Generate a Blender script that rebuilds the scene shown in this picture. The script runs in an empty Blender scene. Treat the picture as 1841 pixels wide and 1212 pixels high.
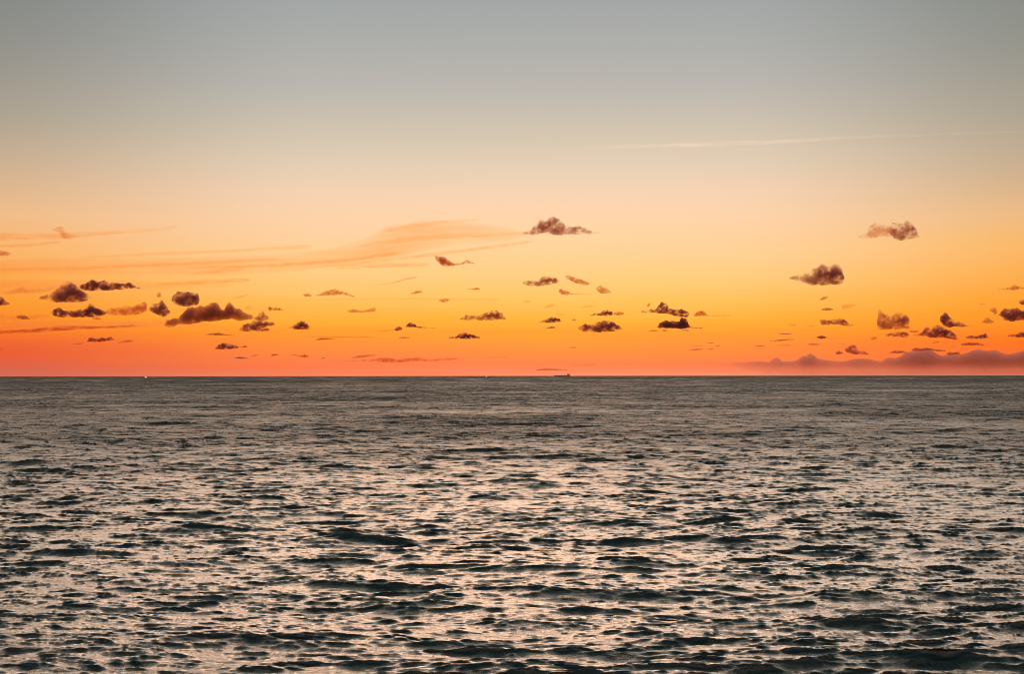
import bpy, bmesh, math, random
import numpy as np
from mathutils import Vector, noise

# ------------------------------------------------------------------ camera, sky, sun, exposure
C = bpy.context.scene
COL = C.collection
W, H = 1841.0, 1212.0                 # size of the photograph
FOV = math.radians(40.0)
F = (W / 2) / math.tan(FOV / 2)       # focal length in photograph pixels
CAM_H = 15.0
HORIZON = 676.0
pitch = math.atan((HORIZON - H / 2) / F)
cd = bpy.data.cameras.new('camera'); cam = bpy.data.objects.new('camera', cd); COL.objects.link(cam)
cam.location = (0, 0, CAM_H)
cam.rotation_euler = (math.pi / 2 + pitch, 0, 0)
cam.rotation_euler.rotate_axis('Z', math.radians(-0.05))
cd.sensor_width = 36; cd.lens = 18 / math.tan(FOV / 2)
cd.clip_start = 0.5; cd.clip_end = 600000
C.camera = cam

C.view_settings.view_transform = 'Standard'; C.view_settings.look = 'None'
C.view_settings.exposure = 0; C.view_settings.gamma = 1
C.cycles.use_denoising = True
C.cycles.pixel_filter_type = 'BLACKMAN_HARRIS'; C.cycles.filter_width = 0.9
C.cycles.max_bounces = 5; C.cycles.glossy_bounces = 3; C.cycles.volume_bounces = 1
C.cycles.transparent_max_bounces = 64
C.cycles.volume_step_rate = 0.3
C.cycles.volume_max_steps = 96


def lin(c):
    return tuple(((v / 255) / 12.92 if v / 255 <= 0.04045 else ((v / 255 + 0.055) / 1.055) ** 2.4) for v in c)


SUN_ELEV, SUN_AZ = math.radians(4.0), math.radians(2.0)
w = bpy.data.worlds.new('World'); C.world = w; w.use_nodes = True
nt = w.node_tree; N = nt.nodes; L = nt.links; N.clear()


def node(tree, typ, **kw):
    n = tree.nodes.new(typ)
    for k, v in kw.items():
        setattr(n, k, v)
    return n


def mth(tree, op, a, b=None, c=None, clamp=False):
    n = tree.nodes.new('ShaderNodeMath'); n.operation = op; n.use_clamp = clamp
    for i, v in enumerate((a, b, c)):
        if v is None: continue
        if isinstance(v, (int, float)): n.inputs[i].default_value = v
        else: tree.links.new(v, n.inputs[i])
    return n.outputs[0]


def mixc(tree, f, a, b):
    n = tree.nodes.new('ShaderNodeMix'); n.data_type = 'RGBA'
    for i, v in ((0, f), (6, a), (7, b)):
        if isinstance(v, (int, float)): n.inputs[i].default_value = v
        elif isinstance(v, tuple): n.inputs[i].default_value = (*v[:3], 1)
        else: tree.links.new(v, n.inputs[i])
    return n.outputs[2]


def ramp(tree, fac, stops, interp='LINEAR'):
    n = tree.nodes.new('ShaderNodeValToRGB'); cr = n.color_ramp; cr.interpolation = interp
    while len(cr.elements) > 1: cr.elements.remove(cr.elements[0])
    cr.elements[0].position = stops[0][0]; cr.elements[0].color = (*stops[0][1], 1)
    for p, c in stops[1:]:
        e = cr.elements.new(p); e.color = (*c, 1)
    tree.links.new(fac, n.inputs[0])
    return n.outputs[0]


def elev_of(y):                        # picture row -> elevation in degrees over the horizon
    return math.degrees(math.atan((HORIZON - y) / F))


tc = node(nt, 'ShaderNodeTexCoord')
sep = node(nt, 'ShaderNodeSeparateXYZ'); L.new(tc.outputs['Generated'], sep.inputs[0])
el = mth(nt, 'MULTIPLY', mth(nt, 'ARCSINE', sep.outputs[2]), 180 / math.pi)
az = mth(nt, 'MULTIPLY', mth(nt, 'ARCTAN2', sep.outputs[0], sep.outputs[1]), 180 / math.pi)   # 0 = towards the glow
# soft streaky variation of the twilight air, stretched along the horizon
cmb = node(nt, 'ShaderNodeCombineXYZ'); L.new(mth(nt, 'MULTIPLY', az, 0.05), cmb.inputs[0]); L.new(mth(nt, 'MULTIPLY', el, 0.9), cmb.inputs[1])
nz = node(nt, 'ShaderNodeTexNoise'); nz.inputs['Scale'].default_value = 1.3; nz.inputs['Detail'].default_value = 5; nz.inputs['Roughness'].default_value = 0.62
L.new(cmb.outputs[0], nz.inputs['Vector'])
wob = mth(nt, 'MULTIPLY', mth(nt, 'SUBTRACT', nz.outputs[0], 0.5), 1.1)
low = mth(nt, 'SUBTRACT', 1.0, mth(nt, 'MULTIPLY', el, 0.11, clamp=True), clamp=True)
elw = mth(nt, 'ADD', el, mth(nt, 'MULTIPLY', wob, low))
T = 90.0


def pos(deg):
    return math.sqrt(max(deg, 0) / T)


fac = mth(nt, 'SQRT', mth(nt, 'DIVIDE', mth(nt, 'MAXIMUM', elw, 0.0), T))
HIGH = [(25, (128, 132, 130)), (36, (62, 70, 70)), (60, (32, 48, 52)), (90, (24, 42, 48))]


def stops_for(rows):
    s = [(pos(elev_of(y)), lin(c)) for y, c in rows]
    s.sort(key=lambda t: t[0])
    return s + [(pos(e), lin(c)) for e, c in HIGH]


centre = stops_for([(0, (163, 168, 169)), (90, (176, 177, 174)), (160, (188, 184, 178)), (230, (208, 196, 178)), (300, (229, 208, 182)),
                    (350, (247, 211, 180)), (400, (254, 211, 169)), (450, (255, 208, 152)), (500, (255, 202, 126)), (540, (255, 190, 92)),
                    (575, (255, 172, 54)), (600, (255, 150, 46)), (630, (254, 130, 62)), (655, (249, 114, 74)), (668, (244, 120, 90)), (676, (240, 132, 104))])
left = stops_for([(0, (128, 133, 131)), (120, (148, 146, 139)), (230, (172, 162, 144)), (300, (200, 174, 145)), (350, (221, 181, 140)),
                  (400, (242, 189, 136)), (450, (253, 181, 108)), (500, (255, 168, 74)), (550, (255, 150, 40)), (590, (252, 126, 34)),
                  (612, (246, 102, 44)), (635, (234, 86, 52)), (655, (220, 92, 70)), (668, (208, 102, 86)), (676, (200, 114, 98))])
right = stops_for([(0, (132, 137, 132)), (120, (150, 149, 140)), (230, (174, 163, 145)), (300, (194, 172, 145)), (350, (214, 178, 136)),
                   (400, (238, 186, 130)), (450, (252, 184, 102)), (500, (255, 173, 76)), (550, (255, 156, 38)), (590, (255, 138, 32)),
                   (625, (255, 112, 30)), (650, (246, 104, 50)), (668, (226, 110, 80)), (676, (214, 116, 92))])
rc = ramp(nt, fac, centre); rl = ramp(nt, fac, left); rr = ramp(nt, fac, right)
mr = node(nt, 'ShaderNodeMapRange', interpolation_type='SMOOTHSTEP'); L.new(az, mr.inputs[0])
mr.inputs[1].default_value = -7; mr.inputs[2].default_value = -22.5
ml = mr.outputs[0]
mr2 = node(nt, 'ShaderNodeMapRange', interpolation_type='SMOOTHSTEP'); L.new(az, mr2.inputs[0])
mr2.inputs[1].default_value = 8; mr2.inputs[2].default_value = 22.5
glow = mixc(nt, mr2.outputs[0], mixc(nt, ml, rc, rl), rr)
# the far side of the sky, away from the glow, is dim blue-grey
aa = mth(nt, 'ABSOLUTE', az)
mr3 = node(nt, 'ShaderNodeMapRange', interpolation_type='SMOOTHSTEP'); L.new(aa, mr3.inputs[0])
mr3.inputs[1].default_value = 25; mr3.inputs[2].default_value = 120
glow = mixc(nt, mth(nt, 'MULTIPLY', mr3.outputs[0], 0.85), glow, lin((92, 100, 112)))
# extra-bright pink band added just above the view, to brighten the water's highlights
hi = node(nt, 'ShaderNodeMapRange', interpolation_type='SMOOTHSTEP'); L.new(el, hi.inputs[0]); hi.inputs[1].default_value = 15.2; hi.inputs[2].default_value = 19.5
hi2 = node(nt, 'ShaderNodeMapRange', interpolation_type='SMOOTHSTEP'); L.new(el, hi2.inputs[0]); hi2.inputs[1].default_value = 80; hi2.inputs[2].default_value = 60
band_mask = mth(nt, 'MULTIPLY', mth(nt, 'MULTIPLY', hi.outputs[0], hi2.outputs[0]), mth(nt, 'ADD', 0.22, mth(nt, 'MULTIPLY', 0.78, mth(nt, 'EXPONENT', mth(nt, 'MULTIPLY', mth(nt, 'POWER', mth(nt, 'DIVIDE', aa, 27.0), 2.0), -1.0)))))
ADDED_GLOW = 15.5
add = node(nt, 'ShaderNodeMix', data_type='RGBA', blend_type='ADD'); L.new(band_mask, add.inputs[0]); L.new(glow, add.inputs[6]); 
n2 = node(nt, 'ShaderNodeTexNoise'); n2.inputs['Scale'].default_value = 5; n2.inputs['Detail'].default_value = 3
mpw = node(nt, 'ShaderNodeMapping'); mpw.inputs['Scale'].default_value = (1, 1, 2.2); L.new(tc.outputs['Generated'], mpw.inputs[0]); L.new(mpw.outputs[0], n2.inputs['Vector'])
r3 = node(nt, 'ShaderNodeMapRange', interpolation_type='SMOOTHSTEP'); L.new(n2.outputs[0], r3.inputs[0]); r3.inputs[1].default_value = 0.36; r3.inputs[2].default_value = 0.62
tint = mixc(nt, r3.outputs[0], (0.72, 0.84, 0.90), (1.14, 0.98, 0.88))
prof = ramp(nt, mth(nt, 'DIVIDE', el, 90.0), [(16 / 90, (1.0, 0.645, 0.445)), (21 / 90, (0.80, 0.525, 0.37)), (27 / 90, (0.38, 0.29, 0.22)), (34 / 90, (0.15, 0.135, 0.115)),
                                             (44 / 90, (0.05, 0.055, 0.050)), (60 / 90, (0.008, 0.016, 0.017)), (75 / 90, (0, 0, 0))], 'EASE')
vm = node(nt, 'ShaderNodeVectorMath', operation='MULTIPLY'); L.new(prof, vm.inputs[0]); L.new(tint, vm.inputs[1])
vs_ = node(nt, 'ShaderNodeVectorMath', operation='SCALE'); L.new(vm.outputs[0], vs_.inputs[0]); vs_.inputs[3].default_value = ADDED_GLOW
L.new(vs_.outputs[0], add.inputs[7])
sky = node(nt, 'ShaderNodeTexSky', sky_type='NISHITA'); sky.sun_disc = False; sky.sun_elevation = SUN_ELEV; sky.sun_rotation = SUN_AZ
bg1 = node(nt, 'ShaderNodeBackground'); L.new(sky.outputs[0], bg1.inputs[0]); bg1.inputs[1].default_value = 0.05
SKY_OFF = lin((1, 2, 3))
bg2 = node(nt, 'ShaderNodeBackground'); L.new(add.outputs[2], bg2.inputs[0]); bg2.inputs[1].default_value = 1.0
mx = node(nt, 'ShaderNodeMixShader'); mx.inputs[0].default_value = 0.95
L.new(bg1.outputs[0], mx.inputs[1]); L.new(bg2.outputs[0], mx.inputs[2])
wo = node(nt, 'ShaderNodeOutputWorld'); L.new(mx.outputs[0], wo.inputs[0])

sd = bpy.data.lights.new('sun', 'SUN'); sun = bpy.data.objects.new('sun', sd); COL.objects.link(sun)
sd.energy = 0.18; sd.angle = math.radians(24); sd.color = (1.0, 0.55, 0.3)
sdir = Vector((math.sin(SUN_AZ) * math.cos(SUN_ELEV), math.cos(SUN_AZ) * math.cos(SUN_ELEV), math.sin(SUN_ELEV)))
sun.rotation_euler = sdir.to_track_quat('Z', 'Y').to_euler()


# ------------------------------------------------------------------ the sea
def ocean_tile(size, n, lam_min, lam_max, rms_slope, wind_deg, spread, seed):
    """One band of wind waves on a periodic square: height and horizontal drift (all metres)."""
    rng = np.random.default_rng(seed)
    k1 = np.fft.fftfreq(n, size / n) * 2 * np.pi
    kx, ky = np.meshgrid(k1, k1, indexing='ij')
    k = np.hypot(kx, ky); k[0, 0] = 1
    lam = 2 * np.pi / k
    band = np.clip((lam / lam_min - 0.8) / 0.4, 0, 1) * np.clip((1.2 - lam / lam_max) / 0.4, 0, 1)
    th = np.arctan2(ky, kx) - math.radians(wind_deg)
    D = np.maximum(np.cos(th), 0) ** spread + 0.02
    amp = np.sqrt(band * D * k ** -3.6)
    amp[0, 0] = 0
    h = amp * (rng.normal(size=k.shape) + 1j * rng.normal(size=k.shape))
    sx = np.fft.ifft2(1j * kx * h).real; sy = np.fft.ifft2(1j * ky * h).real
    s = rms_slope / math.sqrt((sx ** 2 + sy ** 2).mean())
    h = h * s
    hz = np.fft.ifft2(h).real
    dx = np.fft.ifft2(1j * kx / k * h).real; dy = np.fft.ifft2(1j * ky / k * h).real
    return size, n, np.stack([dx, dy, hz], -1).astype(np.float32)


def sample(tile, x, y, rot):
    size, n, f = tile
    c, s = math.cos(rot), math.sin(rot)
    u = (x * c + y * s) / size * n; v = (-x * s + y * c) / size * n
    iu = np.floor(u); iv = np.floor(v); fu = (u - iu).astype(np.float32)[..., None]; fv = (v - iv).astype(np.float32)[..., None]
    fu = fu * fu * (3 - 2 * fu) * .35 + fu * .65; fv = fv * fv * (3 - 2 * fv) * .35 + fv * .65
    a = iu.astype(np.int64) % n; b = iv.astype(np.int64) % n; a2 = (a + 1) % n; b2 = (b + 1) % n
    q = (f[a, b] * (1 - fu) + f[a2, b] * fu) * (1 - fv) + (f[a, b2] * (1 - fu) + f[a2, b2] * fu) * fv
    out = np.empty_like(q)
    out[..., 0] = q[..., 0] * c - q[..., 1] * s; out[..., 1] = q[..., 0] * s + q[..., 1] * c; out[..., 2] = q[..., 2]
    return out


def vnoise(x, y, seed):
    """Smooth value noise on arrays."""
    rng = np.random.default_rng(seed); g = rng.random((256, 256))
    iu = np.floor(x).astype(np.int64); iv = np.floor(y).astype(np.int64); fu = x - iu; fv = y - iv
    fu = fu * fu * (3 - 2 * fu); fv = fv * fv * (3 - 2 * fv)
    a, b, a2, b2 = iu % 256, iv % 256, (iu + 1) % 256, (iv + 1) % 256
    return (g[a, b] * (1 - fu) + g[a2, b] * fu) * (1 - fv) + (g[a, b2] * (1 - fu) + g[a2, b2] * fu) * fv


# bands: shortest and longest wave, rms slope, tile size
BANDS = [(14, 60, 0.050, 420, 512, -96, 4, 1, 0.0), (5, 14, 0.105, 190, 512, -84, 5, 2, 0.10), (2.0, 5, 0.15, 97, 512, -92, 5, 3, -0.12),
         (0.8, 2.0, 0.215, 41, 512, -88, 5, 4, 0.09), (0.3, 0.8, 0.24, 17, 512, -90, 4, 5, -0.08)]
CHOP = 1.2


def sea():
    r = [6.0]
    while r[-1] < 55: r.append(r[-1] * 1.012)
    while r[-1] < 3200: r.append(r[-1] * 1.0019)
    q = 1.0019
    while r[-1] < 260000:
        q = min(q * 1.02, 1.12); r.append(r[-1] * q)
    r = np.array(r)
    a = list(np.arange(-25, 25.001, 0.036))
    st = 0.036; e = 25.0
    while e < 180:
        st = min(st * 1.12, 4); e += st
        a.append(min(e, 180)); a.insert(0, -min(e, 180))
    a = np.radians(np.array(a[1:]))
    R, A = np.meshgrid(r, a, indexing='ij')
    X = R * np.sin(A); Y = R * np.cos(A)
    dr = np.gradient(r)[:, None] * np.ones_like(A)
    Y = Y + np.random.default_rng(77).uniform(-0.4, 0.4, Y.shape) * dr * np.clip(dr / 0.5 - 0.6, 0, 1) * np.clip(2 - dr / 4, 0, 1) * np.cos(A)
    P = np.stack([X, Y, np.zeros_like(X)], -1)
    gust = vnoise(X / 90 + 7, Y / 45 + 3, 11) * 0.6 + vnoise(X / 27, Y / 16, 12) * 0.4
    far_gust = vnoise(X / 700 + 3, Y / 1400 + 3, 13)
    lost = np.zeros_like(X)
    for lo, hi_, sl, size, n, wd, spr, seed, rot in BANDS:
        keep = np.clip((lo * 2.2 / dr - (0.45 if lo < 4 else 1.2)) / 0.6, 0, 1)
        g = 0.72 + 0.56 * gust if hi_ < 15 else 1.0
        d = sample(ocean_tile(size, n, lo, hi_, sl, wd, spr, seed), X / (1.35 if lo > 4 else 1.55), Y * (1.0 if lo > 4 else 1.22), rot)
        P[..., 2] += d[..., 2] * keep * g
        P[..., 0] += d[..., 0] * keep * g * CHOP
        P[..., 1] += d[..., 1] * keep * g * CHOP
        lost += (sl * g) ** 2 / (1 + (lo * 2.0 / dr) ** 3.5)
    nr, na = X.shape
    i = np.arange(nr * na).reshape(nr, na)
    faces = np.stack([i[:-1, :-1], i[:-1, 1:], i[1:, 1:], i[1:, :-1]], -1)[:, :, ::-1].reshape(-1, 4)
    # the last column meets the first behind the viewer
    seam = np.stack([i[:-1, -1], i[:-1, 0], i[1:, 0], i[1:, -1]], -1)[:, ::-1].reshape(-1, 4)
    faces = np.concatenate([faces, seam])
    inner = i[0]
    me = bpy.data.meshes.new('sea')
    me.vertices.add(nr * na); me.vertices.foreach_set('co', P.reshape(-1).astype(np.float32))
    nf = len(faces)
    me.loops.add(nf * 4); me.loops.foreach_set('vertex_index', faces.reshape(-1).astype(np.int32))
    me.polygons.add(nf); me.polygons.foreach_set('loop_start', (np.arange(nf) * 4).astype(np.int32))
    me.polygons.foreach_set('use_smooth', np.ones(nf, bool))
    me.update()
    at = me.attributes.new('unresolved', 'FLOAT', 'POINT'); at.data.foreach_set('value', lost.reshape(-1).astype(np.float32))
    at = me.attributes.new('gust', 'FLOAT', 'POINT'); at.data.foreach_set('value', far_gust.reshape(-1).astype(np.float32))
    o = bpy.data.objects.new('sea', me); COL.objects.link(o); o['kind'] = 'structure'
    m = bpy.data.materials.new('sea_water'); m.use_nodes = True; t = m.node_tree
    bs = t.nodes['Principled BSDF']
    bs.inputs['Base Color'].default_value = (0.002, 0.010, 0.011, 1)
    bs.inputs['IOR'].default_value = SEA_IOR
    un = node(t, 'ShaderNodeAttribute', attribute_name='unresolved')
    gu = node(t, 'ShaderNodeAttribute', attribute_name='gust')
    # Beckmann-like roughness from the slopes that the mesh cannot show at that distance
    var = mth(t, 'MULTIPLY', mth(t, 'MULTIPLY', un.outputs['Fac'], mth(t, 'ADD', 0.35, mth(t, 'MULTIPLY', gu.outputs['Fac'], 0.9))), mth(t, 'ADD', 1.0, mth(t, 'MULTIPLY', un.outputs['Fac'], 2.0)))
    al = mth(t, 'SQRT', mth(t, 'MULTIPLY', var, 2.0))
    rough = mth(t, 'SQRT', mth(t, 'ADD', al, 0.004))
    t.links.new(rough, bs.inputs['Roughness'])
    tcs = node(t, 'ShaderNodeTexCoord')
    mp = node(t, 'ShaderNodeMapping'); mp.inputs['Scale'].default_value = (0.35, 1.1, 1.0); mp.inputs['Rotation'].default_value = (0, 0, 0.15)
    t.links.new(tcs.outputs['Object'], mp.inputs[0])
    n1 = node(t, 'ShaderNodeTexNoise'); n1.inputs['Scale'].default_value = 3.2; n1.inputs['Detail'].default_value = 6; n1.inputs['Roughness'].default_value = 0.68; n1.inputs['Distortion'].default_value = 0.4
    t.links.new(mp.outputs[0], n1.inputs['Vector'])
    bp = node(t, 'ShaderNodeBump'); bp.inputs['Strength'].default_value = 1.0; bp.inputs['Distance'].default_value = 0.085
    t.links.new(n1.outputs[0], bp.inputs['Height'])
    # wave faces too far off for the mesh: groups of them lean towards the shore, in patches and streaks drawn out by the wind
    mp2 = node(t, 'ShaderNodeMapping'); mp2.inputs['Scale'].default_value = (1 / 9, 1 / 150, 1); mp2.inputs['Rotation'].default_value = (0, 0, 0.05)
    t.links.new(tcs.outputs['Object'], mp2.inputs[0])
    n3 = node(t, 'ShaderNodeTexNoise'); n3.inputs['Scale'].default_value = 1; n3.inputs['Detail'].default_value = 7; n3.inputs['Roughness'].default_value = 0.8; n3.inputs['Distortion'].default_value = 2.5
    t.links.new(mp2.outputs[0], n3.inputs['Vector'])
    r4 = node(t, 'ShaderNodeMapRange'); t.links.new(n3.outputs[0], r4.inputs[0]); r4.inputs[1].default_value = 0.38; r4.inputs[2].default_value = 0.62
    r4.inputs[3].default_value = 0.10; r4.inputs[4].default_value = 0.66
    tilt = mth(t, 'MULTIPLY', r4.outputs[0], mth(t, 'MULTIPLY', un.outputs['Fac'], 6.5, clamp=True))
    cv = node(t, 'ShaderNodeCombineXYZ'); t.links.new(mth(t, 'MULTIPLY', tilt, -1.0), cv.inputs[1])
    va = node(t, 'ShaderNodeVectorMath', operation='ADD'); t.links.new(bp.outputs[0], va.inputs[0]); t.links.new(cv.outputs[0], va.inputs[1])
    vn = node(t, 'ShaderNodeVectorMath', operation='NORMALIZE'); t.links.new(va.outputs[0], vn.inputs[0]); t.links.new(vn.outputs[0], bs.inputs['Normal'])
    me.materials.append(m)
    return o


SEA_IOR = 1.5
sea()

# ------------------------------------------------------------------ clouds
random.seed(4)


def spot(px, py, dist):
    """The point at ground distance dist seen at picture position (px, py) from the viewer's place."""
    x = (px - W / 2) / F; z = (HORIZON - py) / F
    return x * dist, dist, CAM_H + z * dist


def fbm(p, octaves=5):
    return noise.fractal(p, 0.9, 2.1, octaves)


def cloud_material(name, sigma, feat, colour, absorb, aniso, lo, hi, stretch=(1, 1, 1), top_heavy=None, floor_=0.0, step=1.0):
    m = bpy.data.materials.new(name); m.use_nodes = True; t = m.node_tree; t.nodes.clear()
    tcs = node(t, 'ShaderNodeTexCoord')
    mp = node(t, 'ShaderNodeMapping'); mp.inputs['Scale'].default_value = tuple(s / feat for s in stretch)
    t.links.new(tcs.outputs['Object'], mp.inputs[0])
    n1 = node(t, 'ShaderNodeTexNoise'); n1.inputs['Scale'].default_value = 1.0; n1.inputs['Detail'].default_value = 5; n1.inputs['Roughness'].default_value = 0.62
    n1.inputs['Distortion'].default_value = 0.25
    t.links.new(mp.outputs[0], n1.inputs['Vector'])
    r = node(t, 'ShaderNodeMapRange', interpolation_type='SMOOTHSTEP'); t.links.new(n1.outputs[0], r.inputs[0])
    r.inputs[1].default_value = lo; r.inputs[2].default_value = hi; r.inputs[3].default_value = floor_ * sigma; r.inputs[4].default_value = sigma
    d = r.outputs[0]
    m.cycles.volume_step_rate = max(0.15, min(1.0, step))
    if top_heavy:
        sp = node(t, 'ShaderNodeSeparateXYZ'); t.links.new(tcs.outputs['Object'], sp.inputs[0])
        r2 = node(t, 'ShaderNodeMapRange', interpolation_type='SMOOTHSTEP'); t.links.new(sp.outputs[2], r2.inputs[0])
        r2.inputs[1].default_value = top_heavy[0]; r2.inputs[2].default_value = top_heavy[1]; r2.inputs[3].default_value = top_heavy[2]; r2.inputs[4].default_value = 1.0
        d = mth(t, 'MULTIPLY', d, r2.outputs[0])
    v = node(t, 'ShaderNodeVolumePrincipled')
    v.inputs['Color'].default_value = (*colour, 1); v.inputs['Absorption Color'].default_value = (*absorb, 1); v.inputs['Anisotropy'].default_value = aniso
    t.links.new(d, v.inputs['Density'])
    out = node(t, 'ShaderNodeOutputMaterial'); t.links.new(v.outputs[0], out.inputs['Volume'])
    rgb = node(t, 'ShaderNodeRGB'); rgb.outputs[0].default_value = (1, 1, 1, 1)      # the skin itself shows nothing: only the vapour inside does
    tr = node(t, 'ShaderNodeBsdfTransparent'); t.links.new(rgb.outputs[0], tr.inputs[0]); t.links.new(tr.outputs[0], out.inputs['Surface'])
    return m


# optical depth, colour of the scattered light, transmitted tint, noise window
KINDS = {
    'D': dict(tau=8.0, colour=(0.185, 0.155, 0.165), absorb=(0.32, 0.05, 0.03), aniso=0.0, lo=0.42, hi=0.60, floor_=0.09),
    'M': dict(tau=4.5, colour=(0.195, 0.15, 0.15), absorb=(0.42, 0.09, 0.03), aniso=0.1, lo=0.42, hi=0.60, floor_=0.09),
    'L': dict(tau=2.8, colour=(0.20, 0.13, 0.10), absorb=(0.65, 0.12, 0.02), aniso=0.2, lo=0.36, hi=0.66, floor_=0.1),
    'W': dict(tau=1.0, colour=(0.20, 0.14, 0.10), absorb=(0.85, 0.28, 0.05), aniso=0.3, lo=0.34, hi=0.68, floor_=0.1),
}


def hull(name, pts, dist, depth_k=1.0, rough=0.10, bump=1.0, square=1.0):
    """A closed, knobbly, fully three-dimensional body of vapour along x whose upper and lower skylines pass through pts."""
    pts = sorted(pts)
    x0, x1 = pts[0][0], pts[-1][0]
    wpx = x1 - x0
    n = int(max(14, min(420, wpx * 1.3))); V = 18
    xs = np.linspace(x0, x1, n)
    px = [p[0] for p in pts]
    top = np.interp(xs, px, [p[1] for p in pts]); bot = np.interp(xs, px, [p[2] for p in pts])
    if rough > .05: gr = (bot - top) * 0.11; top = top - gr; bot = bot + gr * .5
    hm = max((bot - top).max(), 1.0)
    seed = random.random() * 500
    cx = (x0 + x1) / 2; cyy = float((top + bot).mean() / 2)
    C0 = Vector(spot(cx, cyy, dist))
    m = dist / F                                            # metres per picture pixel at that distance
    hloc = np.maximum(bot - top, 0.4)
    verts = []
    dep = np.convolve(np.pad(hloc, 4, mode='edge'), np.ones(9) / 9, mode='valid') * depth_k
    dep = np.minimum(dep, np.maximum(wpx * 0.6, hm))
    for i in range(n):
        ends = min(1.0, (min(i, n - 1 - i) / (n * 0.04 + 1)) ** 0.5 + 0.02)
        zc = (HORIZON - (top[i] + bot[i]) / 2); hr = hloc[i] / 2 * (0.35 + 0.65 * ends)
        for j in range(V):
            a = 2 * math.pi * j / V
            ca, sa = math.cos(a), math.sin(a)
            if square != 1: ca = math.copysign(abs(ca) ** square, ca); sa = math.copysign(abs(sa) ** square, sa)
            px_, pz_ = xs[i], sa * hr
            py_ = ca * dep[i] / 2 * (0.3 + 0.7 * ends)
            q = Vector((px_ / hm * 2.4 + seed, py_ / hm * 2.4, (zc + pz_) / hm * 2.4))
            k = fbm(q) * rough * hm * bump
            if sa < -0.3: k *= 0.45                         # flat bases
            k = max(k, -0.35 * hr) if k < 0 else k * min(1.0, hr / (hm * 0.2))
            px_ += fbm(q + Vector((31, 7, 3)), 2) * rough * hm * 0.8 * min(1.0, hr / (hm * 0.2)) * (0 if i in (0, n - 1) else 1)
            verts.append(((px_ - W / 2) * m - C0.x, (py_ + ca * k) * m, (zc + pz_ + sa * k) * m + CAM_H - C0.z))
    c0, c1 = len(verts), len(verts) + 1
    verts.append(((xs[0] - W / 2) * m - C0.x - 0.3 * m, 0, (HORIZON - (top[0] + bot[0]) / 2) * m + CAM_H - C0.z))
    verts.append(((xs[-1] - W / 2) * m - C0.x + 0.3 * m, 0, (HORIZON - (top[-1] + bot[-1]) / 2) * m + CAM_H - C0.z))
    fs = []
    for i in range(n - 1):
        for j in range(V):
            j2 = (j + 1) % V
            fs.append((i * V + j, i * V + j2, (i + 1) * V + j2, (i + 1) * V + j))
    for j in range(V):
        j2 = (j + 1) % V
        fs.append((c0, j2, j)); fs.append((c1, (n - 1) * V + j, (n - 1) * V + j2))
    me = bpy.data.meshes.new(name); me.from_pydata(verts, [], fs)
    bm = bmesh.new(); bm.from_mesh(me); bmesh.ops.recalc_face_normals(bm, faces=bm.faces)
    for f in bm.faces: f.smooth = True
    bm.to_mesh(me); bm.free()
    o = bpy.data.objects.new(name, me); COL.objects.link(o); o.location = C0
    return o, m, hm, float(np.percentile(dep, 75))


def cloud(pts, kind, label, name='cloud', dens=1.0, base=1200.0, cat='cloud', group='small sunset clouds', feat=0.36, stretch=(0.8, 0.8, 1), dist=None, rough=0.14, depth_k=1.0, **over):
    ymid = max(p[2] for p in pts)
    if dist is None:
        dist = base / max((HORIZON - ymid) / F, 0.0125)
        dist = min(dist, 95000) * (0.97 + 0.06 * random.random())
    o, m, hm, dep = hull(name, pts, dist, depth_k, rough, square=over.pop('square', 1.2 if rough > .05 else 1.0))
    K = dict(KINDS[kind]); K.update(over)
    tau = K.pop('tau') * dens
    mat = cloud_material(name + '_vapour', tau / max(dep * m, 1.0), feat * hm * m, K['colour'], K['absorb'], K['aniso'], K['lo'], K['hi'], stretch, K.get('top_heavy'), K['floor_'],
                         (dep * m / 9) * 10 / max(sum(o.dimensions) / 3, 1) / 0.35)
    o.data.materials.append(mat)
    o['label'] = label; o['category'] = cat
    if group: o['group'] = group
    return o


def sheet(ox, oy, s, rows):
    for r in rows:
        pts, kind, label = r[:3]
        kw = r[3] if len(r) > 3 else {}
        cloud([(ox + x / s, oy + t / s, oy + b / s) for x, t, b in pts], kind, label, **kw)


S = (2.5, 1, 1)
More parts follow.
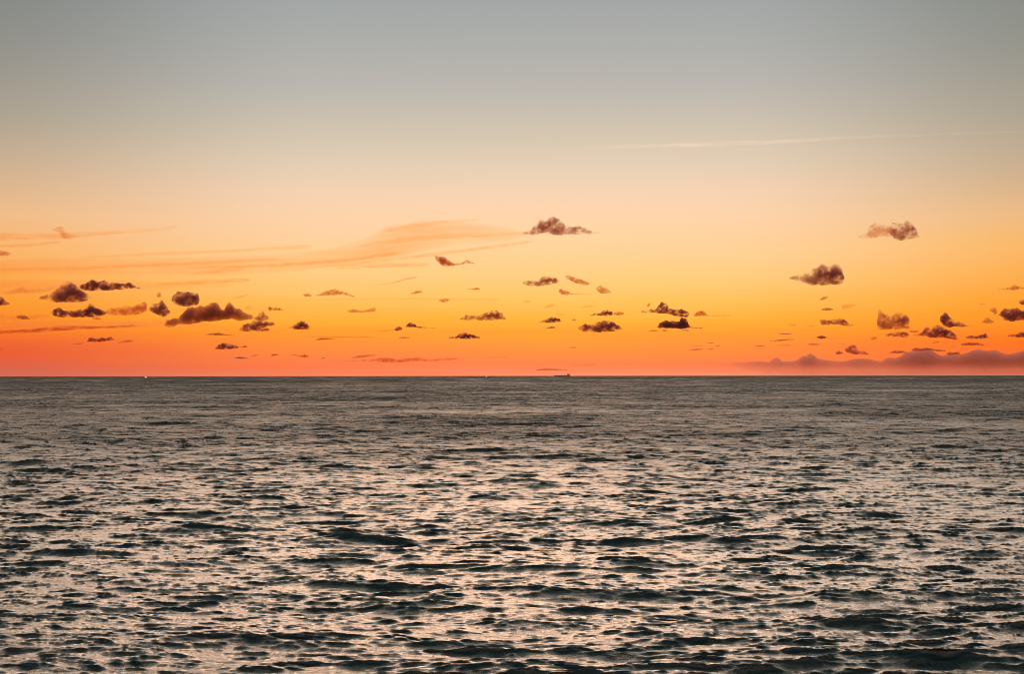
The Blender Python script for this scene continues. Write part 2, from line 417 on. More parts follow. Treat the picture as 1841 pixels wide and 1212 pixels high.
# each row: skyline points (x, top, bottom) in an enlarged detail of the survey, density class, label
sheet(0, 380, 3.909, [
    ([(-40, 272, 300), (10, 275, 308), (45, 282, 308), (75, 290, 296)], 'L', 'small grey-brown cloud cut by the left edge, high above the dark ones'),
    ([(-40, 590, 650), (10, 603, 655), (40, 628, 655), (65, 645, 650)], 'D', 'small dark cloud cut off by the left edge, level with the big pair'),
    ([(270, 600, 615), (310, 585, 625), (350, 580, 628), (385, 545, 630), (440, 512, 632), (490, 495, 634), (530, 520, 632), (570, 562, 628), (610, 578, 622), (655, 600, 610)], 'D',
     'big dark domed cumulus, lower left one of the touching pair at far left', dict(feat=0.35)),
    ([(545, 520, 530), (590, 508, 552), (640, 480, 553), (690, 500, 550), (730, 486, 552), (770, 505, 550), (820, 498, 548), (850, 510, 545), (900, 500, 535), (950, 520, 540), (985, 538, 544)], 'D',
     'dark elongated cloud touching the big domed cumulus from its upper right', dict(feat=0.4)),
    ([(350, 705, 715), (400, 678, 735), (440, 692, 742), (500, 702, 740), (560, 690, 740), (600, 680, 738), (635, 653, 738), (680, 678, 736), (730, 690, 725), (750, 705, 715)], 'D',
     'dark twin-headed cloud directly below the big domed cumulus'),
    ([(740, 690, 720), (800, 680, 728), (860, 670, 730), (930, 668, 728), (985, 648, 720), (1015, 638, 702), (1040, 680, 690)], 'L',
     'translucent mauve cloud bridging the gap between two dark clouds at left', dict(dens=1.3)),
    ([(1045, 670, 690), (1080, 645, 710), (1110, 655, 725), (1140, 632, 735), (1170, 668, 725), (1192, 700, 718)], 'D',
     'dark ragged cloud with pointed tip at the right end of the mauve bridge'),
    ([(110, 735, 742), (150, 726, 755), (190, 738, 758), (215, 748, 755)], 'M', 'small brown cloud in an orange streak left of the twin-headed cloud'),
    ([(640, 745, 752), (680, 740, 760), (715, 752, 758)], 'L', 'tiny faint cloudlet just under the twin-headed dark cloud'),
    ([(610, 905, 918), (630, 883, 914), (670, 895, 915), (720, 884, 915), (745, 893, 910), (780, 880, 906), (802, 893, 900)], 'M',
     'small dark red crinkled cloud low over the sea, below the long red streak', dict(dens=1.5)),
    ([(820, 925, 930), (870, 905, 920), (910, 900, 918), (945, 910, 915)], 'L', 'faint red wisp right of the dark red crinkled cloud'),
    ([(510, 930, 935), (560, 922, 932), (600, 924, 928)], 'L', 'thin red streak left of the dark red crinkled cloud'),
    ([(-60, 840, 860), (100, 832, 858), (250, 822, 850), (400, 806, 838), (550, 802, 828), (700, 806, 822), (850, 800, 818), (1000, 792, 806), (1050, 795, 800)], 'L',
     'long thin red-brown streak of cloud running in from the left edge', dict(stretch=(.25, .25, 1), feat=0.6, dens=1.1, group='thin cloud streaks')),
    ([(0, 570, 580), (80, 550, 578), (150, 525, 572), (210, 545, 575), (300, 540, 568), (390, 530, 545)], 'W',
     'pale orange veil with a low hump left of the big domed cumulus', dict(dens=1.4)),
    ([(-60, 722, 768), (100, 725, 765), (220, 725, 760), (350, 720, 745)], 'W', 'broad dull orange veil around the small brown cloud at far left', dict(stretch=(.3, .3, 1), group='thin cloud streaks')),
    ([(1100, 580, 600), (1115, 562, 605), (1130, 580, 600)], 'L', 'tiny upright orange puff standing above the ragged pointed cloud'),
    ([(-30, 955, 975), (10, 962, 970)], 'M', 'tiny dark speck of cloud on the left edge just over the sea'),
    ([(350, 120, 128), (400, 103, 140), (430, 106, 180), (460, 145, 190), (520, 165, 182), (570, 172, 178)], 'W',
     'small tan hooked wisp, the highest cloud on the left side', dict(dens=1.5)),
])
sheet(280, 460, 5.269, [
    ([(145, 410, 420), (165, 375, 450), (210, 352, 465), (280, 347, 470), (340, 345, 468), (390, 358, 455), (415, 395, 420)], 'D',
     'compact dark oval cloud standing alone above the long mauve cloud', dict(dens=1.0, lo=0.38, hi=0.6, floor_=.06)),
    ([(70, 650, 670), (110, 610, 672), (170, 595, 672), (210, 588, 640), (250, 540, 635), (310, 500, 635), (380, 498, 632), (430, 488, 620), (520, 453, 612), (590, 468, 608), (640, 512, 600), (700, 450, 600), (740, 488, 600), (800, 530, 605), (880, 538, 605), (930, 570, 600), (950, 588, 600)], 'M',
     'longest mauve-brown cumulus with peaked top, right of the ragged pointed cloud', dict(dens=1.35, feat=0.4, lo=.32, hi=.52, floor_=.15)),
    ([(930, 590, 612), (960, 570, 615), (1010, 523, 612), (1050, 558, 602), (1072, 572, 590)], 'M', 'small peaked cloud at the right tip of the longest cumulus'),
    ([(780, 705, 714), (830, 658, 714), (890, 640, 712), (940, 618, 705), (1010, 612, 680), (1060, 622, 670), (1110, 628, 662), (1137, 645, 655)], 'D',
     'dark wedge-shaped cloud under the right end of the longest cumulus', dict(dens=.8)),
    ([(940, 692, 712), (1010, 684, 713), (1060, 682, 712), (1085, 700, 706)], 'M', 'small dark bar of cloud beneath the wedge-shaped cloud'),
    ([(1060, 490, 500), (1080, 478, 525), (1100, 490, 510), (1160, 490, 518), (1212, 510, 518)], 'L', 'small orange-brown comma of cloud to the upper right of the longest cumulus', dict(dens=1.2)),
    ([(1255, 685, 692), (1310, 653, 694), (1370, 614, 695), (1400, 622, 694), (1440, 655, 692), (1472, 675, 685)], 'D',
     'small dark pyramid-shaped cloud alone between the left group and the middle'),
    ([(465, 742, 748), (540, 732, 750), (600, 728, 752), (660, 742, 752), (760, 750, 754)], 'M', 'thin dark sliver of cloud below the long mauve cumulus'),
    ([(560, 875, 885), (590, 850, 885), (630, 822, 885), (680, 838, 882), (720, 838, 880), (770, 850, 872), (800, 858, 870), (850, 852, 868), (885, 860, 864)], 'D',
     'low dark cloud with a bumpy head and trailing tail under the thin sliver', dict(dens=.8)),
    ([(740, 962, 970), (800, 955, 975), (850, 962, 974), (885, 970, 974)], 'M', 'short dark red dash of cloud beneath the bumpy-headed cloud'),
    ([(895, 950, 955), (940, 935, 948), (970, 932, 938)], 'L', 'faint slanting red fleck right of the short dark red dash'),
    ([(1090, 938, 948), (1120, 928, 946), (1162, 930, 938)], 'M', 'small dark red fleck low over the sea, left of the twin flecks'),
    ([(1280, 940, 948), (1320, 930, 942), (1360, 945, 955), (1410, 935, 962), (1450, 948, 958)], 'L', 'twin joined reddish flecks close above the horizon', dict(dens=1.4)),
    ([(1510, 792, 799), (1560, 778, 796), (1640, 778, 792), (1690, 782, 788)], 'M', 'thin flat red cloud to the right below the dark pyramid'),
    ([(1560, 968, 976), (1605, 960, 972)], 'L', 'tiny red fleck right of the twin joined flecks'),
    ([(835, 485, 500), (880, 468, 510), (912, 480, 490)], 'W', 'tiny orange puff above the right half of the longest cumulus'),
    ([(720, 400, 412), (800, 372, 395), (880, 358, 370)], 'W', 'very faint slanting wisp between the oval cloud and the comma cloud'),
])
sheet(500, 360, 3.6725, [
    ([(160, 622, 630), (190, 612, 637), (222, 625, 632)], 'L', 'small brownish dot of cloud left of the sloping golden wisp'),
    ([(245, 625, 633), (300, 603, 630), (380, 586, 625), (420, 600, 622), (470, 615, 632), (515, 638, 644)], 'L', 'golden-brown wisp sloping up to a point, upper middle left', dict(dens=1.1)),
    ([(455, 728, 738), (490, 720, 742), (560, 730, 741), (600, 720, 738), (635, 709, 735), (648, 720, 728)], 'L', 'thin sagging golden wisp with thicker ends, under the pointed one'),
    ([(870, 615, 620), (910, 596, 618), (955, 597, 606)], 'L', 'small golden dash of cloud below the shark-fin cloud'),
    ([(1060, 655, 668), (1090, 650, 675), (1132, 652, 665)], 'L', 'small golden blob above the loose pair of clouds in the middle'),
    ([(1250, 582, 588), (1290, 582, 592), (1310, 574, 592), (1335, 585, 592)], 'L', 'faint thin golden cloudlet right of the golden blob'),
    ([(1030, 360, 372), (1060, 372, 412), (1085, 372, 432), (1110, 383, 434), (1150, 412, 433), (1200, 415, 427), (1250, 398, 417), (1302, 414, 420)], 'L',
     'brown shark-fin cloud with a curled tail under the orange veil', dict(dens=1.6, feat=.4)),
    ([(765, 850, 862), (790, 834, 862), (818, 838, 855)], 'D', 'tiny dark ball of cloud just left of the small dark mound', dict(dens=.7)),
    ([(838, 830, 838), (870, 808, 838), (900, 818, 838), (920, 833, 843), (1000, 840, 845), (1045, 840, 843)], 'D', 'small dark mound of cloud with a thread-thin tail, in the middle', dict(dens=.7)),
    ([(795, 907, 912), (830, 900, 915), (872, 908, 912)], 'L', 'faint red dash beneath the small dark mound'),
    ([(1120, 905, 912), (1180, 898, 914), (1200, 884, 914), (1235, 876, 914), (1280, 888, 914), (1335, 902, 912)], 'D', 'small dark flat-based cloud with a low peak, right below the double-humped one'),
    ([(480, 1038, 1045), (540, 1024, 1041), (640, 1018, 1028)], 'L', 'slanting red streak low over the sea, middle left', dict(group='thin cloud streaks')),
    ([(400, 1060, 1066), (620, 1050, 1063), (700, 1038, 1070), (800, 1052, 1073), (920, 1038, 1062), (1000, 1050, 1063), (1100, 1045, 1060), (1240, 1040, 1048)], 'L',
     'long red streak close above the horizon, left of the ship', dict(dens=.8, stretch=(.5, .5, 1), group='thin cloud streaks')),
    ([(620, 868, 872), (700, 858, 868), (768, 850, 858)], 'W', 'faint thread of cloud leading left from the tiny dark ball', dict(dens=1.5, group='thin cloud streaks')),
    ([(150, 895, 901), (350, 897, 908), (640, 900, 908)], 'W', 'long faint red thread under the dark pyramid cloud', dict(dens=1.8, group='thin cloud streaks')),
    ([(1195, 785, 791), (1230, 764, 791), (1290, 766, 792), (1330, 762, 791), (1380, 741, 791), (1440, 734, 791), (1480, 748, 789), (1507, 785, 790)], 'M',
     'red-brown double-humped cloud left of centre, flat along its base', dict(dens=1.2)),
    ([(620, 560, 565), (720, 545, 555), (800, 528, 540), (850, 510, 525), (920, 500, 512)], 'W', 'thin dull streak rising to the right below the orange veil', dict(dens=1.2, group='thin cloud streaks')),
])
sheet(880, 370, 3.786, [
    ([(225, 180, 194), (290, 168, 198), (335, 108, 190), (380, 103, 180), (410, 88, 185), (440, 84, 190), (478, 95, 195), (520, 140, 194), (580, 143, 192), (640, 155, 190), (700, 170, 193), (765, 183, 190)], 'M',
     'brown cloud with an upright head and long tail, highest in the middle of the sky', dict(feat=.35, lo=.4, hi=.62)),
    ([(225, 518, 532), (280, 510, 546), (330, 512, 550), (370, 483, 542), (430, 483, 532), (472, 498, 525)], 'M', 'ragged red-brown cloud, left member of the broken arc in the middle'),
    ([(518, 472, 490), (540, 473, 502), (580, 490, 525), (620, 500, 535), (650, 508, 541), (685, 525, 535)], 'L', 'broken orange wisp, upper member of the arc in the middle', dict(dens=1.3)),
    ([(468, 575, 590), (490, 567, 602), (530, 580, 609), (560, 595, 604), (690, 598, 604)], 'L', 'small orange wisp with a straight tail, lowest of the broken arc'),
    ([(726, 560, 575), (760, 544, 596), (790, 560, 597), (828, 582, 598)], 'L', 'small orange ring-like puff at the right end of the broken arc', dict(dens=1.2)),
    ([(325, 795, 798), (370, 780, 797), (430, 757, 796), (470, 766, 791), (492, 780, 788)], 'D', 'small dark wedge cloud alone just right of centre', dict(dens=.75)),
    ([(380, 832, 836), (420, 821, 836), (457, 828, 833)], 'M', 'tiny dark sliver beneath the small dark wedge cloud'),
    ([(680, 745, 750), (740, 729, 749), (800, 711, 749), (842, 725, 749)], 'D', 'dark pointed cloud just above the broad dark loaf-shaped one', dict(dens=.75)),
    ([(845, 730, 745), (880, 721, 748), (920, 733, 742)], 'L', 'orange-brown tail piece right of the dark pointed cloud', dict(dens=1.3)),
    ([(603, 830, 840), (640, 813, 856), (690, 813, 859), (750, 791, 859), (800, 788, 857), (850, 798, 853), (870, 813, 849), (912, 838, 845)], 'D',
     'broad dark loaf-shaped cloud with a flat base, right of centre', dict(feat=.4)),
    ([(230, 648, 655), (260, 644, 659), (284, 652, 657)], 'W', 'barely visible golden fleck under the left of the broken arc', dict(dens=1.3)),
    ([(370, 690, 698), (410, 668, 692), (442, 668, 680)], 'W', 'faint golden smudge above the small dark wedge cloud', dict(dens=1.3)),
    ([(620, 690, 696), (650, 682, 693), (715, 676, 687)], 'W', 'faint golden streak above the dark pointed cloud', dict(dens=1.3)),
    ([(560, 775, 780), (577, 769, 786), (592, 775, 780)], 'L', 'tiny orange speck between the wedge cloud and the loaf-shaped cloud'),
    ([(465, 735, 746), (508, 738, 748)], 'W', 'tiny yellow fleck right above the small dark wedge cloud', dict(dens=1.3)),
    ([(545, 965, 971), (592, 961, 970)], 'L', 'thin orange dash high above the ship'),
    ([(315, 1116, 1125), (380, 1109, 1121), (450, 1111, 1121), (530, 1116, 1121)], 'L', 'thin broken red streak right above the ship', dict(group='thin cloud streaks', dens=1.2)),
    ([(560, 1085, 1091), (720, 1077, 1087)], 'W', 'faint red streak right of and above the ship', dict(group='thin cloud streaks', dens=1.6)),
    ([(0, 1026, 1031), (120, 1026, 1033)], 'W', 'faint level streak up and to the left of the ship', dict(group='thin cloud streaks', dens=1.6)),
])
sheet(1120, 500, 5.753, [
    ([(183, 345, 355), (210, 337, 362), (245, 345, 356), (290, 323, 358), (340, 325, 366), (398, 258, 362), (440, 268, 366), (480, 318, 372), (540, 328, 388), (600, 330, 402), (660, 340, 406), (698, 350, 362)], 'D',
     'long ragged dark red cloud with a torn top, upper of the pair right of centre', dict(dens=.8, feat=.35)),
    ([(248, 288, 302), (268, 260, 300), (288, 260, 275)], 'L', 'tiny slanting shred over the left end of the ragged dark red cloud'),
    ([(730, 380, 400), (780, 348, 396), (830, 343, 393), (890, 388, 397), (1000, 383, 397), (1180, 386, 392)], 'L', 'orange hump with a long straight tail right of the ragged dark red cloud'),
    ([(343, 505, 515), (400, 468, 516), (440, 448, 519), (520, 453, 523), (575, 453, 523), (610, 417, 523), (650, 428, 521), (690, 493, 519), (740, 515, 524), (825, 511, 524)], 'D',
     'dark slipper-shaped cloud with a raised right end, lower of the pair', dict(lo=.33, hi=.52)),
    ([(268, 545, 553), (320, 534, 557), (378, 545, 552)], 'L', 'orange-red dash below the left of the slipper-shaped cloud'),
    ([(400, 540, 550), (430, 529, 553), (468, 545, 551)], 'L', 'tiny red mound under the middle of the slipper-shaped cloud'),
    ([(600, 539, 546), (650, 535, 549), (698, 545, 551)], 'M', 'thin red dash under the right of the slipper-shaped cloud', dict(dens=.7)),
    ([(870, 671, 679), (942, 667, 677)], 'L', 'thin orange dash, uppermost of five low ones over the sea'),
    ([(963, 699, 709), (1007, 695, 707)], 'L', 'tiny orange-red dot, rightmost of the five low dashes'),
    ([(678, 742, 749), (760, 734, 749), (825, 731, 743)], 'M', 'darkest and lowest of the five low dashes over the sea', dict(dens=.7)),
    ([(870, 737, 743), (932, 727, 741)], 'L', 'short orange dash right of the darkest low dash'),
    ([(695, 703, 709), (832, 699, 709)], 'W', 'faint straight streak above the darkest low dash', dict(dens=1.8)),
    ([(1600, 571, 577), (1650, 575, 586), (1742, 577, 587)], 'M', 'short dark sliver above another longer one, left of the right-hand cloud group', dict(dens=.8)),
    ([(1518, 650, 657), (1640, 639, 656), (1700, 633, 646), (1785, 633, 641)], 'M', 'longer dark sliver beneath the short one, above the cloud bank', dict(dens=.7)),
    ([(1358, 705, 711), (1410, 697, 713), (1478, 706, 713)], 'L', 'thin orange lens left below the longer dark sliver'),
    ([(1568, 695, 706), (1735, 684, 706)], 'W', 'faint broken streak just under the longer dark sliver', dict(dens=1.6)),
    ([(1720, 480, 490), (1790, 488, 500)], 'W', 'faint slanting fleck above the short dark sliver', dict(dens=1.4)),
])
sheet(1400, 380, 3.912, [
    ([(560, 176, 186), (620, 158, 190), (642, 110, 188), (690, 96, 182), (735, 98, 175), (770, 112, 172), (815, 105, 175), (840, 115, 165)], 'L',
     'ghostly pale brown wisp joined to the left of the highest dark puff at right', dict(dens=.75, lo=.38, hi=.66, floor_=.2)),
    ([(775, 135, 150), (800, 92, 160), (818, 83, 185), (850, 88, 197), (900, 76, 197), (940, 88, 193), (965, 100, 190), (982, 150, 187), (1002, 180, 187)], 'M',
     'squarish dark brown puff, the highest cloud on the right', dict(dens=1.2, feat=.4, lo=.43, hi=.64, floor_=.02)),
    ([(73, 465, 475), (110, 450, 484), (150, 456, 502), (190, 438, 507), (230, 443, 513), (270, 408, 517), (310, 382, 517), (350, 405, 517), (400, 382, 517), (430, 388, 513), (455, 435, 492), (467, 460, 475)], 'D',
     'large dark puff trailing a ragged brown tail to its left, below the squarish puff', dict(dens=.75, feat=.35, lo=.4, hi=.6)),
    ([(283, 625, 630), (320, 599, 626), (348, 599, 610)], 'L', 'small orange wisp right under the large trailing puff'),
    ([(300, 690, 698), (340, 679, 701), (387, 688, 697)], 'M', 'small red-brown lens of cloud midway below the large trailing puff', dict(dens=.8)),
    ([(445, 665, 690), (480, 655, 690), (510, 655, 680), (552, 659, 668)], 'W', 'faint orange T-shaped wisp right of the red-brown lens', dict(dens=1.6)),
    ([(285, 770, 780), (310, 762, 799), (350, 772, 801), (400, 764, 796), (440, 757, 801), (470, 765, 809), (500, 795, 808), (542, 800, 804)], 'M', 'curly red-brown cloud left of the boat-shaped cloud'),
    ([(263, 888, 892), (300, 875, 899), (347, 888, 893)], 'D', 'small dark eye-shaped cloud under the curly red-brown cloud', dict(dens=.8)),
    ([(200, 935, 941), (240, 929, 945), (302, 937, 942)], 'L', 'thin orange bar below the eye-shaped cloud'),
    ([(465, 970, 985), (490, 955, 1000), (540, 946, 1009), (560, 983, 1011), (600, 988, 1013), (652, 1000, 1010)], 'M', 'low red-brown cloud shaped like a cap with a brim, above the bank', dict(dens=1.1)),
    ([(395, 995, 1005), (420, 981, 1009), (452, 998, 1005)], 'M', 'tiny red-brown cloudlet left of the cap-shaped cloud'),
    ([(660, 826, 832), (700, 806, 831), (707, 704, 829), (720, 710, 831), (750, 744, 831), (800, 749, 829), (845, 728, 827), (870, 726, 822), (905, 748, 827), (928, 824, 831)], 'M',
     'boat-shaped purple cloud with a horn at its upper left', dict(dens=1.2, feat=.3)),
    ([(643, 900, 907), (665, 884, 907), (692, 884, 900)], 'L', 'tiny red shred below left of the boat-shaped cloud'),
    ([(745, 872, 880), (790, 856, 884), (840, 852, 884), (885, 850, 890), (918, 862, 885)], 'M', 'pair of joined red-brown lumps right under the boat-shaped cloud', dict(dens=.9)),
    ([(190, 812, 818), (235, 803, 812), (260, 806, 812)], 'W', 'faint orange streak left of the curly cloud', dict(dens=1.5)),
    ([(80, 796, 802), (118, 798, 810)], 'W', 'very faint fleck farther left of the curly cloud', dict(dens=1.5)),
    ([(420, 928, 935), (470, 930, 938)], 'W', 'faint dash above the cap-shaped cloud', dict(dens=1.5)),
])
sheet(1600, 500, 6.378, [
    ([(225, 605, 622), (280, 608, 630), (335, 610, 625)], 'L', 'thin mauve strand linking the joined lumps with the big purple-grey cumulus', dict(dens=1.2)),
    ([(270, 650, 665), (330, 638, 672), (390, 608, 672), (440, 572, 675), (465, 608, 682), (500, 568, 684), (545, 552, 686), (600, 567, 687), (650, 598, 692), (710, 618, 707), (745, 648, 710), (790, 705, 716)], 'D',
     'big purple-grey cumulus with stepped left shoulder, at lower right', dict(dens=.9, feat=.35)),
    ([(580, 480, 498), (608, 414, 520), (640, 410, 560), (665, 428, 562), (700, 473, 564), (760, 508, 565), (830, 528, 566), (900, 548, 563), (968, 555, 566)], 'D',
     'dark ramp-shaped cloud with a tall left end, above the big purple-grey cumulus', dict(dens=.9)),
    ([(873, 675, 695), (930, 668, 702), (1000, 668, 702), (1050, 653, 700), (1105, 646, 697), (1133, 680, 692)], 'D', 'flat dark cloud with a raised right tip right of the big purple-grey cumulus', dict(dens=.7)),
    ([(805, 765, 776), (860, 749, 778), (930, 743, 780), (1010, 749, 778), (1093, 765, 776)], 'M', 'thin dark lens just below the flat dark cloud'),
    ([(710, 785, 800), (775, 775, 795)], 'W', 'faint red smear left of the thin dark lens', dict(dens=1.8)),
    ([(480, 745, 757), (562, 727, 746)], 'L', 'small slanting red streak beneath the big purple-grey cumulus'),
    ([(-10, 855, 866), (60, 839, 868), (130, 839, 866), (200, 848, 862)], 'M', 'left of three thin dark streaks lying along the top of the bank', dict(group='thin cloud streaks', dist=70000)),
    ([(235, 828, 842), (300, 806, 842), (370, 813, 840), (440, 799, 833), (500, 820, 842), (570, 824, 847), (643, 835, 850)], 'M', 'middle and longest of three dark streaks on top of the bank', dict(group='thin cloud streaks', dist=70000)),
    ([(630, 885, 891), (680, 854, 887), (805, 855, 882)], 'M', 'right of three dark streaks lying along the top of the bank', dict(group='thin cloud streaks', dist=70000)),
    ([(1055, 508, 526), (1100, 468, 518), (1125, 448, 522), (1160, 488, 527), (1203, 495, 510)], 'M', 'small red-brown peaked puff left of the dark mass at the right edge', dict(dens=.7)),
    ([(1155, 352, 378), (1190, 346, 402), (1215, 350, 432), (1238, 390, 402)], 'M', 'small upright brown puff above the red-brown peaked one', dict(dens=.65)),
    ([(1233, 425, 435), (1290, 392, 452), (1330, 366, 487), (1400, 366, 500), (1450, 362, 492), (1520, 378, 487), (1640, 385, 480)], 'D', 'dark slate mass of cloud cut by the right edge, largest there', dict(dens=1.0, lo=.38, hi=.6)),
    ([(1478, 275, 285), (1520, 258, 312), (1600, 250, 312)], 'D', 'small dark scrap on the right edge above the slate mass', dict(dens=.7)),
    ([(1338, 665, 673), (1420, 653, 684), (1500, 628, 684), (1640, 620, 682)], 'D', 'dark tapering cloud on the right edge below the slate mass', dict(dens=.9)),
    ([(1240, 120, 132), (1300, 125, 136), (1380, 108, 142), (1440, 84, 142), (1500, 108, 132), (1620, 106, 125)], 'L', 'thin orange-brown streak on the right edge, well above the dark scrap', dict(dens=.9)),
    ([(1035, 288, 312), (1112, 293, 306)], 'W', 'faint orange smudge left of the small upright puff', dict(dens=1.4)),
])

# the bank of cloud along the horizon at right
bank = [(1272, 655.5), (1290, 653.5), (1306, 653.8), (1322, 652), (1345, 651.5), (1362, 650), (1383, 651), (1389, 646), (1396, 643), (1401, 645), (1406, 650), (1418, 650.5), (1432, 648.5), (1439, 643),
        (1443, 639.5), (1447, 640), (1450, 642), (1453, 637.5), (1458, 636), (1463, 639), (1467, 643.5), (1480, 646.5), (1497, 650), (1515, 650), (1535, 646), (1550, 645.5), (1565, 646.5), (1585, 650),
        (1592, 645), (1600, 643), (1610, 645), (1621, 641), (1626, 635), (1640, 632.5), (1655, 629.5), (1668, 627.5), (1676, 632), (1690, 639.5), (1700, 639), (1712, 636), (1730, 637.5), (1741, 634),
        (1752, 629.5), (1762, 629), (1772, 632), (1790, 629.5), (1800, 634), (1812, 637), (1826, 635), (1841, 631), (1870, 629), (1920, 626), (1960, 631), (2020, 636), (2060, 633), (2120, 642), (2180, 646), (2240, 655), (2290, 660)]
bp_ = [(x, y, min(y + 3 + max(0, x - 1300) * 0.25, 675.0)) for x, y in bank]
cloud(bp_, 'M', 'long mauve bank of cloud lying on the horizon at right, with small towers', name='cloud_bank', cat='cloud bank', group=None, dist=100000, dens=1.0, depth_k=.9, rough=.03,
      tau=2.9, square=0.5, feat=0.3, colour=(0.30, 0.25, 0.28), absorb=(0.42, 0.14, 0.09), lo=0.25, hi=0.5, floor_=0.55, top_heavy=(-450, 330, 0.22))

# high veils of cirrus and the pale trail
CI = dict(name='cirrus_cloud', cat='cirrus cloud', group='high thin veils of cloud', rough=.02)
def cirrus(pts, label, dens=1.0, stretch=(.12, .12, 1), feat=.3, **kw):
    a = dict(CI); a['floor_'] = .15; a.update(kw)
    cloud(pts, 'W', label, dens=dens, stretch=stretch, feat=feat, base=7500, aniso=0.8, colour=(0.12, 0.12, 0.10), absorb=(0.95, 0.45, 0.12), lo=.3, hi=.7, **a)


cirrus([(-80, 468, 494), (100, 462, 493), (250, 464, 494), (400, 460, 495), (520, 454, 490), (600, 444, 480), (650, 430, 474), (700, 404, 466), (760, 394, 452), (820, 396, 440), (880, 402, 436), (950, 414, 430)],
       'broad soft orange veil sweeping up to the right across the left half', dens=.85, floor_=.45)
cirrus([(560, 478, 481), (640, 471, 477), (700, 464, 470), (760, 455, 463), (820, 448, 455), (900, 438, 445), (960, 430, 436)], 'thin bright orange line along the lower edge of the swept veil', dens=1.3)
cirrus([(600, 478, 484), (700, 471, 481), (770, 471, 479)], 'short orange streak below the thin line of the swept veil', dens=1.3)
cirrus([(280, 508, 513), (360, 502, 511), (450, 499, 506)], 'short orange streak under the middle of the broad veil', dens=1.4)
cirrus([(345, 490, 495), (400, 481, 490), (440, 477, 485)], 'small hooked orange streak inside the lower part of the veil', dens=1.2)
cirrus([(-80, 416, 433), (60, 418, 430), (120, 416, 428), (200, 413, 421), (290, 408, 414), (320, 402, 407)], 'thin tan streak through the small hooked wisp at upper left', dens=1.3)
cirrus([(-60, 440, 446), (40, 437, 443), (110, 431, 436)], 'short tan streak under the hooked wisp', dens=1.2)
cirrus([(150, 460, 464), (260, 453, 459), (420, 447, 453), (560, 438, 446)], 'long faint line above the broad orange veil', dens=1.0)
cirrus([(-80, 500, 530), (120, 502, 524), (300, 505, 520), (420, 508, 516)], 'wide dull orange veil above the big domed cumulus', dens=.9, floor_=.4)
cirrus([(-60, 482, 488), (150, 477, 484), (330, 470, 477), (500, 462, 468)], 'fine darker orange line running through the left part of the broad veil', dens=1.3)
cirrus([(330, 478, 482), (480, 474, 481), (620, 464, 472), (720, 450, 457)], 'fine orange line curving up through the middle of the broad veil', dens=1.3)
cirrus([(640, 440, 446), (720, 425, 436), (820, 418, 428), (930, 416, 423), (1000, 414, 418)], 'soft orange stripe near the top of the swept veil', dens=1.2)
cirrus([(690, 412, 418), (740, 400, 410), (800, 394, 402), (860, 392, 397)], 'soft orange upper rim of the swept veil', dens=1.1)
cirrus([(500, 538, 541), (700, 534, 539), (900, 536, 541)], 'very faint level streak across the golden middle of the sky', dens=.8)
cirrus([(-80, 578, 590), (100, 575, 592), (260, 572, 590), (380, 578, 586)], 'wide red-orange veil below the dark clouds at left', dens=1.3)

cloud([(1030, 263, 266), (1100, 260, 266), (1200, 256, 265), (1300, 252, 262), (1400, 249, 257), (1500, 244, 251), (1600, 240, 246), (1700, 237, 242), (1800, 234, 238), (1900, 231, 234)], 'W',
      'long pale pinkish streak slanting high across the right side', name='vapour_trail', cat='vapour trail', group=None, base=9000, aniso=0.75,
      colour=(1.0, 0.97, 0.95), absorb=(1, 1, 1), tau=.14, lo=.3, hi=.7, floor_=.1, stretch=(.05, .05, 1), feat=.6, rough=.02)


# ------------------------------------------------------------------ vessels
def mat(name, col, rough=0.6, emit=0, metallic=0.0):
    m = bpy.data.materials.new(name); m.use_nodes = True; b = m.node_tree.nodes['Principled BSDF']
    t = m.node_tree
    nz_ = node(t, 'ShaderNodeTexNoise'); nz_.inputs['Scale'].default_value = 0.4; nz_.inputs['Detail'].default_value = 4
    tcs = node(t, 'ShaderNodeTexCoord'); t.links.new(tcs.outputs['Object'], nz_.inputs['Vector'])
    c = mixc(t, nz_.outputs[0], tuple(v * .75 for v in col), tuple(min(1, v * 1.2) for v in col)); t.links.new(c, b.inputs['Base Color'])
    b.inputs['Roughness'].default_value = rough; b.inputs['Metallic'].default_value = metallic
    if emit:
        b.inputs['Emission Color'].default_value = (1, .93, .88, 1); b.inputs['Emission Strength'].default_value = emit
    return m


def box(bm, x0, x1, y0, y1, z0, z1, shear=0.0):
    vs = [bm.verts.new((x + (shear if z == z1 else 0), y, z)) for z in (z0, z1) for x, y in ((x0, y0), (x1, y0), (x1, y1), (x0, y1))]
    for f in ((0, 3, 2, 1), (4, 5, 6, 7), (0, 1, 5, 4), (1, 2, 6, 5), (2, 3, 7, 6), (3, 0, 4, 7)):
        bm.faces.new([vs[i] for i in f])


def rod(bm, a, b, r, n=8):
    a, b = Vector(a), Vector(b); d = (b - a).normalized(); u = d.orthogonal().normalized(); v = d.cross(u)
    ra = [bm.verts.new(a + (u * math.cos(t) + v * math.sin(t)) * r) for t in (2 * math.pi * i / n for i in range(n))]
    rb = [bm.verts.new(b + (u * math.cos(t) + v * math.sin(t)) * r * .7) for t in (2 * math.pi * i / n for i in range(n))]
    for i in range(n):
        bm.faces.new((ra[i], ra[(i + 1) % n], rb[(i + 1) % n], rb[i]))
    bm.faces.new(ra[::-1]); bm.faces.new(rb)


def obj(name, bm, m, parent):
    me = bpy.data.meshes.new(name); bmesh.ops.recalc_face_normals(bm, faces=bm.faces); bm.to_mesh(me); bm.free()
    o = bpy.data.objects.new(name, me); COL.objects.link(o); o.parent = parent; me.materials.append(m)
    return o


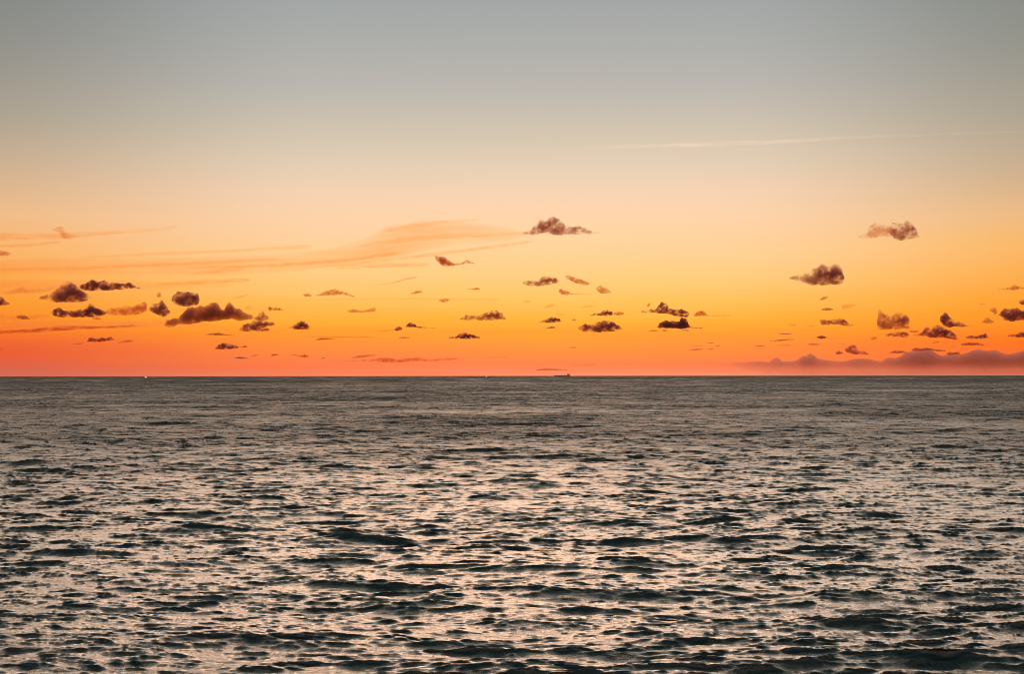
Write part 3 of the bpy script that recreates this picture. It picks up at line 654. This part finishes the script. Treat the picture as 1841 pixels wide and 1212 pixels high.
def hull_bm(length, beam, depth, bow_rise, stern_rise=0.0, n=28):
    """Lofted ship's hull, bow at -x, keel under water."""
    bm = bmesh.new(); rings = []
    for i in range(n + 1):
        t = i / n; x = -length / 2 + t * length
        wdt = beam / 2 * (min(1, (t / 0.22)) ** 0.55 if t < .22 else 1) * (1 - max(0, (t - .88) / .12) ** 2 * .35)
        wdt = max(wdt, beam * .015)
        zt = depth + bow_rise * max(0, 1 - t / .14) ** 1.3 + stern_rise * max(0, (t - .84) / .16)
        ring = []
        for s, z in ((-1, zt), (-.96, depth * .3), (-.7, -depth * .4), (0, -depth * .6), (.7, -depth * .4), (.96, depth * .3), (1, zt)):
            rake = -length * .02 * (z / depth) * max(0, 1 - t / .1)
            ring.append(bm.verts.new((x + rake, s * wdt, z)))
        rings.append(ring)
    for a, b in zip(rings, rings[1:]):
        for j in range(6): bm.faces.new((a[j], a[j + 1], b[j + 1], b[j]))
        bm.faces.new((a[6], a[0], b[0], b[6]))
    bm.faces.new(rings[0]); bm.faces.new(rings[-1][::-1])
    return bm


hazed_dark = mat('hazed_hull_paint', (0.26, 0.11, 0.08)); hazed_white = mat('hazed_ship_paint', (0.36, 0.20, 0.15)); funnel_paint = mat('funnel_paint', (0.05, 0.02, 0.02))  # lighter brown-red of distance haze put into hull and deckhouse colours
d = 21000.0
x, y, z = spot(1011, 676, d)
ship = bpy.data.objects.new('cargo_ship', None); COL.objects.link(ship); ship.location = (x, y, 0); ship.rotation_euler = (0, 0, math.radians(4))
ship['label'] = 'long dark cargo ship on the horizon line with its bridge at the right end'; ship['category'] = 'ship'
K = 232.0
h_ = obj('hull', hull_bm(K, 32, 19, 6, 2), hazed_dark, ship)
b = bmesh.new(); box(b, 72, 97, -14, 14, 20, 38); box(b, 76, 95, -15.5, 15.5, 38, 42); deck = obj('deckhouse', b, hazed_white, ship)
b = bmesh.new(); box(b, 78, 88, -17, 17, 42.1, 46); obj('bridge', b, hazed_white, deck)
b = bmesh.new(); box(b, 98, 106, -5, 5, 20, 46, 2); obj('funnel', b, funnel_paint, ship)
b = bmesh.new(); rod(b, (84, 0, 46), (84, 0, 60), 1.2); rod(b, (84, -5, 54), (84, 5, 54), .5); obj('mast', b, hazed_white, ship)
b = bmesh.new(); rod(b, (-104, 0, 20), (-104, 0, 38), 1.0); obj('foremast', b, hazed_white, ship)
for cxx in (-60, -15, 30):
    b = bmesh.new(); rod(b, (cxx, 0, 19), (cxx, 0, 30), 1.8); rod(b, (cxx, 0, 29), (cxx + 24, 0, 26), .8); obj('deck_crane', b, hazed_white, ship)
for cxx in (-82, -38, 6, 50):
    b = bmesh.new(); box(b, cxx - 14, cxx + 14, -11, 11, 19, 22.5); obj('hatch_cover', b, hazed_dark, ship)

white = mat('white_boat_paint', (0.8, 0.78, 0.78)); lamp = mat('deck_lamp_glass', (0.9, 0.88, 0.86), .3, emit=20)


def small_boat(name, px, py, dist, s, label, emit_r, head):
    x, y, z = spot(px, py, dist)
    t = bpy.data.objects.new(name, None); COL.objects.link(t); t.location = (x, y, 0); t.rotation_euler = (0, 0, math.radians(head)); t.scale = (s, s, s)
    t['label'] = label; t['category'] = 'boat'; t['group'] = 'small boats far out at sea'
    obj('hull', hull_bm(24, 6.5, 2.4, 1.4, .3, 16), white, t)
    b = bmesh.new(); box(b, -4, 7, -2.4, 2.4, 2.4, 5.2, .4); box(b, -2, 5, -2.1, 2.1, 5.2, 7.4, .4); cab = obj('cabin', b, white, t)
    b = bmesh.new(); rod(b, (2, 0, 7.4), (2, 0, 13), .25); obj('mast', b, white, t)
    b = bmesh.new(); bmesh.ops.create_uvsphere(b, u_segments=12, v_segments=8, radius=emit_r); bmesh.ops.translate(b, verts=b.verts, vec=(2, 0, 8.6)); obj('deck_lamp', b, lamp, t)
    return t


small_boat('small_boat', 262, 679.5, CAM_H / (3.6 / F), 1.0, 'tiny white boat shining far out at sea near the left end of the horizon', 1.3, 0)
small_boat('small_boat', 874, 676.3, 17500, 1.0, 'faint pale boat on the horizon line, left of the cargo ship', 0.7, 0)
